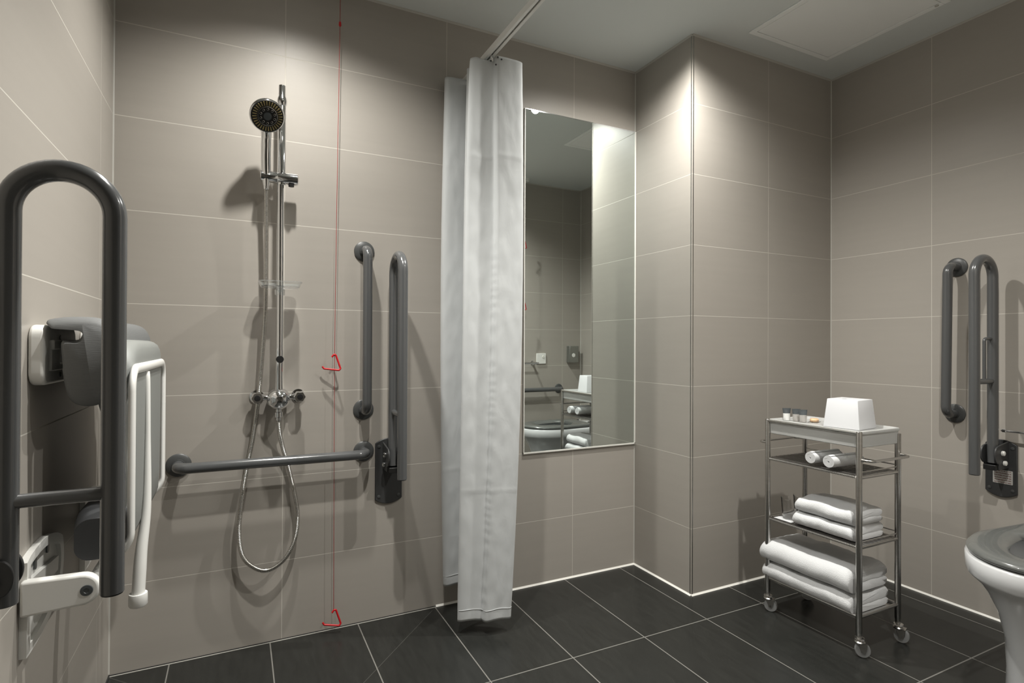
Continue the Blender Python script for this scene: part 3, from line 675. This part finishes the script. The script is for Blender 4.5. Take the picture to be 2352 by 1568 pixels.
# bottom shelf: folded sheet
b = MB().box(TX0+.001, TX1-.001, TY0+.004, TY1-.004, .124, .128).build('bottom_shelf', M['steel'], t, bevel=.001)
e = MB()
for x in (TX0, TX1): e.tube([(x, TY0, .133), (x, TY1, .133)], .0052, 12)
for y in (TY0, TY1): e.tube([(TX0, y, .133), (TX1, y, .133)], .0060, 12)
e.build('shelf_edge', M['steel'], b)
for y0, s_ in ((TY0, -1), (TY1, 1)):
    hy = y0+s_*.042; z = .668
    p = fillet([V((TX0, y0, z)), V((TX0, hy, z)), V((TX1, hy, z)), V((TX1, y0, z))], .028, 8)
    MB().tube(p, .0046, 14).build('handle', M['steel'], t)
# top tray
ring = lambda i, z, r=.02: [V(((TX0+TX1)/2+.006+a, (TY0+TY1)/2+b_, z)) for a, b_ in rrect((TX1-TX0)+.016-2*i, (TY1-TY0)+.012-2*i, r, 6)]
tray = MB().loft([ring(.008, .706), ring(.003, .709, .022), ring(.002, .752, .022), ring(0, .7535, .022), ring(-.0005, .758), ring(.001, .7625), ring(.006, .7635), ring(.010, .7600), ring(.013, .7535)], (True, True))
tray.build('top_tray', M['frost'], t)['label'] = 'frosted white plastic tray'
mt = MB()
mt.tube([(TX0-.004, TY0, .757), (TX0-.004, TY1, .757)], .0052, 12)
mt.build('tray_edge_bar', M['steel'], t)
TT = .7540   # tray surface

# ------------------------------------------------------------------ things on the trolley
ang = math.radians(-7)
t = thing('tissue_box_cover', (2.03, 1.285, TT), 'white tapered tissue box cover standing on the trolley top', 'tissue box')
tm = Matrix.Translation((2.040, 1.296, TT)) @ Matrix.Rotation(-ang, 4, 'Z')
def sq(h, z, r=.002): return [tm @ V((a, b_, z)) for a, b_ in rrect(2*h, 2*h, r, 3)]
MB().loft([sq(.0635, .0008), sq(.0635, .003), sq(.0545, .103, .002), sq(.0535, .1045, .002), sq(.030, .1045, .014)], (True, False)).build('cover', M['box'], t, angle=30)
ov = lambda sx_, sy_, z: [tm @ V((sx_*math.cos(a), sy_*math.sin(a), z)) for a in [2*PI*k/24+PI/4 for k in range(24)]]
MB().loft([sq(.0302, .1043, .014), sq(.022, .1043, .012), sq(.020, .090, .012)], (False, True)).build('slot', M['box'], t)

def tiny_tube(x, y, rot, m, label):
    t = thing('toiletry_tube', (x, y, TT), label, 'toiletry tube', 'small toiletry tubes on the trolley top')
    mm = Matrix.Translation((x, y, TT)) @ Matrix.Rotation(rot, 4, 'Z')
    E = lambda a, b_, z: [mm @ V((a*math.cos(q), b_*math.sin(q), z)) for q in [2*PI*k/28 for k in range(28)]]
    MB().loft([E(.0115, .0115, .0005), E(.0125, .0125, .002), E(.0130, .0110, .013), E(.0140, .0072, .029)], (True, True)).build('tube_body', m, t)
    MB().loft([E(.0141, .0073, .029), E(.0152, .0042, .038), E(.0162, .0018, .045), E(.0164, .0013, .0495)], (True, True)).build('crimped_end', M['capd'], t)
tiny_tube(1.988, 1.520, -.55, M['tubew'], 'small white toiletry tube, leftmost of three on the trolley')
tiny_tube(2.000, 1.486, -.55, M['tubeg'], 'small clear toiletry tube, middle of three on the trolley')
tiny_tube(1.998, 1.455, -.55, M['tubeg'], 'small clear toiletry tube nearest the tissue box cover')
t = thing('wrapped_soap', (2.045, 1.440, TT), 'small peach soap in clear wrap lying on the trolley top', 'soap')
mm = Matrix.Translation((2.045, 1.440, TT)) @ Matrix.Rotation(.4, 4, 'Z')
E = lambda a, b_, z: [mm @ V((a*math.cos(q), b_*math.sin(q), z)) for q in [2*PI*k/28 for k in range(28)]]
MB().loft([E(.020, .013, .001), E(.024, .016, .005), E(.024, .016, .010), E(.019, .012, .014)]).build('soap', M['soap'], t)
MB().loft([[mm @ V((a, b_, z)) for a, b_ in rrect(.066, .036, .003, 2)] for z in (.0004, .0012)]).build('wrapper', M['clear'], t)
# towels ------------------------------------------------------------
def rolled(x, y, z, rot, L, R, label):
    t = thing('rolled_towel', (x, y, z), label, 'towel', 'rolled face towels')
    mm = Matrix.Translation((x, y, z+R)) @ Matrix.Rotation(rot, 4, 'Z')
    N = 150; turns = 4.2; th = .0040
    pts = []
    for k in range(N+1):
        a = turns*2*PI*k/N; rr = .003+(R-.006-.003)*k/N
        pts.append((rr*math.cos(a+.6), rr*math.sin(a+.6)*.94))
    # closed strip outline
    def nrm(i):
        a = pts[max(0, i-1)]; b = pts[min(N, i+1)]; d = V((b[0]-a[0], b[1]-a[1])).normalized(); return V((-d.y, d.x))
    hw = [((R-.009)/turns)*.47]*(N+1); hw[0] *= .4; hw[-1] *= .3; hw[-2] *= .8
    outl = [V(pts[i])+nrm(i)*hw[i] for i in range(N+1)] + [V(pts[i])-nrm(i)*hw[i] for i in range(N, -1, -1)]
    rings = []
    for q in range(15):
        s_ = q/14; xx = (s_-.5)*L; e = 1-.05*(abs(s_-.5)*2)**6
        rings.append([mm @ V((xx+noise.noise(V((p.x*60, p.y*60, q)))*.0012*(1 if q in (0, 14) else .3), p.x*e, p.y*e+noise.noise(V((p.x*50, p.y*50, xx*40)))*.0009)) for p in outl])
    MB().loft(rings, (True, True)).build('towel_roll', M['towel'], t, angle=50)
    return t
rolled(1.972, 1.347, .614, math.radians(-3), .150, .0285, 'rolled white face towel on the upper wire shelf, the farther of two')
rolled(1.968, 1.270, .614, math.radians(-3), .160, .0290, 'rolled white face towel on the upper wire shelf, the nearer of two')

def folded(x0, x1, y0, y1, z, h, seed, label, group, lay=2, sub='folded_towel'):
    """folded towel: rounded fold along the x0 side, layers showing at the y0 end"""
    t = thing(sub, ((x0+x1)/2, (y0+y1)/2, z), label, 'towel', group)
    lt = h/lay; outl = []
    # serpentine centreline in (x,z): start far low -> fold near -> back high (each layer itself double)
    n = 10; R = lt/2
    cl = []
    for k in range(lay):
        zc_ = z+lt*(k+.5)
        xs_ = [x1-.010+(x0+R*1.5-(x1-.010))*i/18 for i in range(19)]
        if k % 2: xs_ = xs_[::-1]
        cl += [V((x_, zc_)) for x_ in xs_]
        if k < lay-1 and k % 2 == 0:
            for i in range(1, n): a = -PI/2-PI*i/n; cl.append(V((x0+R*1.5+R*1.05*math.cos(a), zc_+R+R*math.sin(a)*1)))
        elif k < lay-1:
            for i in range(1, n): a = -PI/2+PI*i/n; cl.append(V((x1-.010+R*math.cos(a), zc_+R+R*math.sin(a))))
    N = len(cl)
    def nrm(i):
        a = cl[max(0, i-1)]; b = cl[min(N-1, i+1)]; d = (b-a).normalized(); return V((-d.y, d.x))
    hw = [lt*.47]*N
    for i, f in enumerate((.45, .85)): hw[i] *= f; hw[-1-i] *= f
    outl = [cl[i]+nrm(i)*hw[i] for i in range(N)] + [cl[i]-nrm(i)*hw[i] for i in range(N-1, -1, -1)]
    rings = []; K = 40
    cz_ = z+h/2; cx_ = (x0+x1)/2
    for q in range(K+1):
        s_ = q/K; y = y0+(y1-y0)*s_
        e = min(s_, 1-s_)*K
        sc = (.965, .988, .997)[int(e)] if e < 3 else 1
        scz = (.80, .93, .98)[int(e)] if e < 3 else 1
        row = []
        for p in outl:
            nz1 = noise.noise(V((p.x*14+seed, y*14, p.y*8)))
            nz2 = noise.noise(V((p.x*55+seed, y*55, p.y*55)))
            top = max(0, (p.y-z)/h)
            wob = -.006*math.sin(PI*s_)*0
            zz_ = z+(p.y-z)*(scz if scz < 1 else 1) + top*nz1*.0075 + nz2*.0016*min(1, top*3)
            xx_ = cx_+(p.x-cx_)*sc + nz1*.004*(1 if p.x < cx_ else .4) + nz2*.0014
            row.append(V((xx_, y+nz2*.0015, max(z+.0003, zz_))))
        rings.append(row)
    MB().loft(rings, (True, True)).build('towel_cloth', M['towel'], t, angle=75)
    return t
G = 'folded white towels on the trolley'
folded(1.893, 2.118, 1.196, 1.555, .1290, .068, 3.1, 'folded white bath towel, lower one on the bottom shelf', G)
folded(1.889, 2.118, 1.200, 1.562, .1985, .082, 8.7, 'folded white bath towel, upper one on the bottom shelf', G)
folded(1.908, 2.098, 1.202, 1.432, .3755, .050, 5.2, 'folded white hand towel, lower one on the middle wire shelf', G)
folded(1.914, 2.100, 1.206, 1.425, .4265, .056, 1.4, 'folded white hand towel, upper one on the middle wire shelf', G)

t = thing('paper_mat', (1.975, 1.478, .3742), 'small white paper mat under the two drinking glasses', 'mat')
MB().box(1.912, 2.062, 1.442, 1.518, .3740, .3750).build('mat_sheet', M['towel'], t)
def glass(x, y, label, z=.3752):
    t = thing('drinking_glass', (x, y, z), label, 'glass', 'drinking glasses on the middle shelf')
    MB().lathe([(0, .024), (.001, .0255), (.012, .0265), (.080, .0320), (.0815, .0315), (.080, .0305), (.014, .0250), (.010, .022), (.0095, .001)], (x, y, z+.0005), (0, 0, 1), 36, False).build('tumbler', M['glass'], t)
    return t
glass(1.955, 1.480, 'clear drinking glass on the middle shelf, left of the other glass')
glass(2.030, 1.482, 'clear drinking glass on the middle shelf, between the other glass and the towels')

# ------------------------------------------------------------------ toilet
t = thing('toilet', (XR, .735, 0), 'white ceramic toilet with grey seat against the right wall, cut by the frame edge', 'toilet')
CYT = .735
def dring(tip, hw, back, z, n=48, sq_=1.0, fl=.24):
    """outline: straight sides to the wall, elliptical nose toward -x"""
    out = []
    L = min(fl*1.05, (back-tip)*.8)
    for k in range(n+1):
        a = -PI/2+PI*k/n; out.append(V((tip+L-L*math.cos(a), CYT+hw*math.sin(a), z)))
    out.append(V((back, CYT+hw*sq_, z))); out.append(V((back, CYT-hw*sq_, z)))
    return out
bk = XR-.001
pan = [dring(1.955, .128, bk, .0005), dring(1.952, .126, bk, .01), dring(1.945, .118, bk, .12), dring(1.930, .116, bk, .22), dring(1.905, .128, bk, .30), dring(1.872, .150, bk, .36), dring(1.856, .170, bk, .385), dring(1.842, .182, bk, .398), dring(1.838, .186, bk, .405), dring(1.836, .187, bk, .450), dring(1.842, .181, bk, .456),
       dring(1.880, .140, 2.34, .456, sq_=.7), dring(1.875, .134, 2.33, .445, sq_=.7), dring(1.905, .110, 2.28, .36, sq_=.7), dring(1.97, .07, 2.20, .27, sq_=.7)]
MB().loft(pan).build('pan', M['ceramic'], t, angle=60)
so = lambda tip, hw, z: dring(tip, hw, 2.335, z, sq_=.86)
si = lambda tip, hw, z: dring(tip, hw, 2.225, z, sq_=.45)
MB().loft([so(1.850, .176, .459), so(1.841, .183, .462), so(1.839, .185, .468), so(1.846, .179, .477), so(1.866, .162, .481), si(1.912, .128, .480), si(1.938, .108, .473), si(1.946, .101, .464), si(1.94, .105, .459), so(1.850, .176, .459)], (False, False)).build('seat', M['seatt'], t, angle=60)['label'] = 'grey glossy toilet seat'
for s_ in (-1, 1): MB().lathe([(0, .014), (.026, .014), (.028, .011)], (2.36, CYT+s_*.075, .456), (0, 0, 1), 20).build('hinge', M['chrome'], t)

# chrome holder on the right wall
t = thing('toilet_roll_holder', (XR, 1.0, .736), 'thin chrome toilet roll holder on the right wall above the toilet', 'roll holder')
MB().lathe([(0, .018), (.005, .017), (.007, .006)], (XR, .915, .736), (-1, 0, 0), 22).build('wall_rose', M['chrome'], t)
MB().tube(fillet([(XR-.004, .915, .736), (XR-.036, .915, .736), (XR-.036, 1.068, .738)], .01, 6), .0040, 12).build('arm', M['chrome'], t)
MB().lathe([(0, .004), (.002, .0062), (.012, .0062), (.014, .004)], (XR-.036, 1.052, .738), (0, 1, 0), 14).build('end_stop', M['chrome'], t)
# fittings on the front wall, seen in the mirror
t = thing('alarm_reset_plate', (2.245, YB, .94), 'square white alarm reset plate, seen only in the mirror', 'switch plate')
MB().box(2.200, 2.288, YB+.0002, YB+.010, .897, .983).build('face_plate', M['white'], t, bevel=.003)
MB().lathe([(0, .011), (.004, .010)], (2.262, YB+.010, .955), (0, 1, 0), 18).build('reset_button', M['sil'], t)
t = thing('bag_dispenser', (2.53, YB, .91), 'grey metal wall dispenser with pale sticker, seen only in the mirror', 'dispenser')
MB().box(2.492, 2.582, YB+.0002, YB+.052, .905, 1.045).build('casing', M['green'], t, bevel=.004)
MB().lathe([(0, .018), (.001, .018)], (2.530, YB+.0522, .968), (0, 1, 0), 6).build('sticker', M['white'], t)
t = thing('towel_rail', (2.11, YB, .905), 'short chrome towel rail, seen only in the mirror', 'towel rail')
MB().tube([(1.80, YB+.070, .905), (2.185, YB+.070, .905)], .0075, 14).build('bar', M['chrome'], t)
for x in (1.82, 2.165):
    MB().lathe([(0, .020), (.005, .019), (.007, .009), (.07, .009)], (x, YB, .905), (0, 1, 0), 20).build('post', M['chrome'], t)
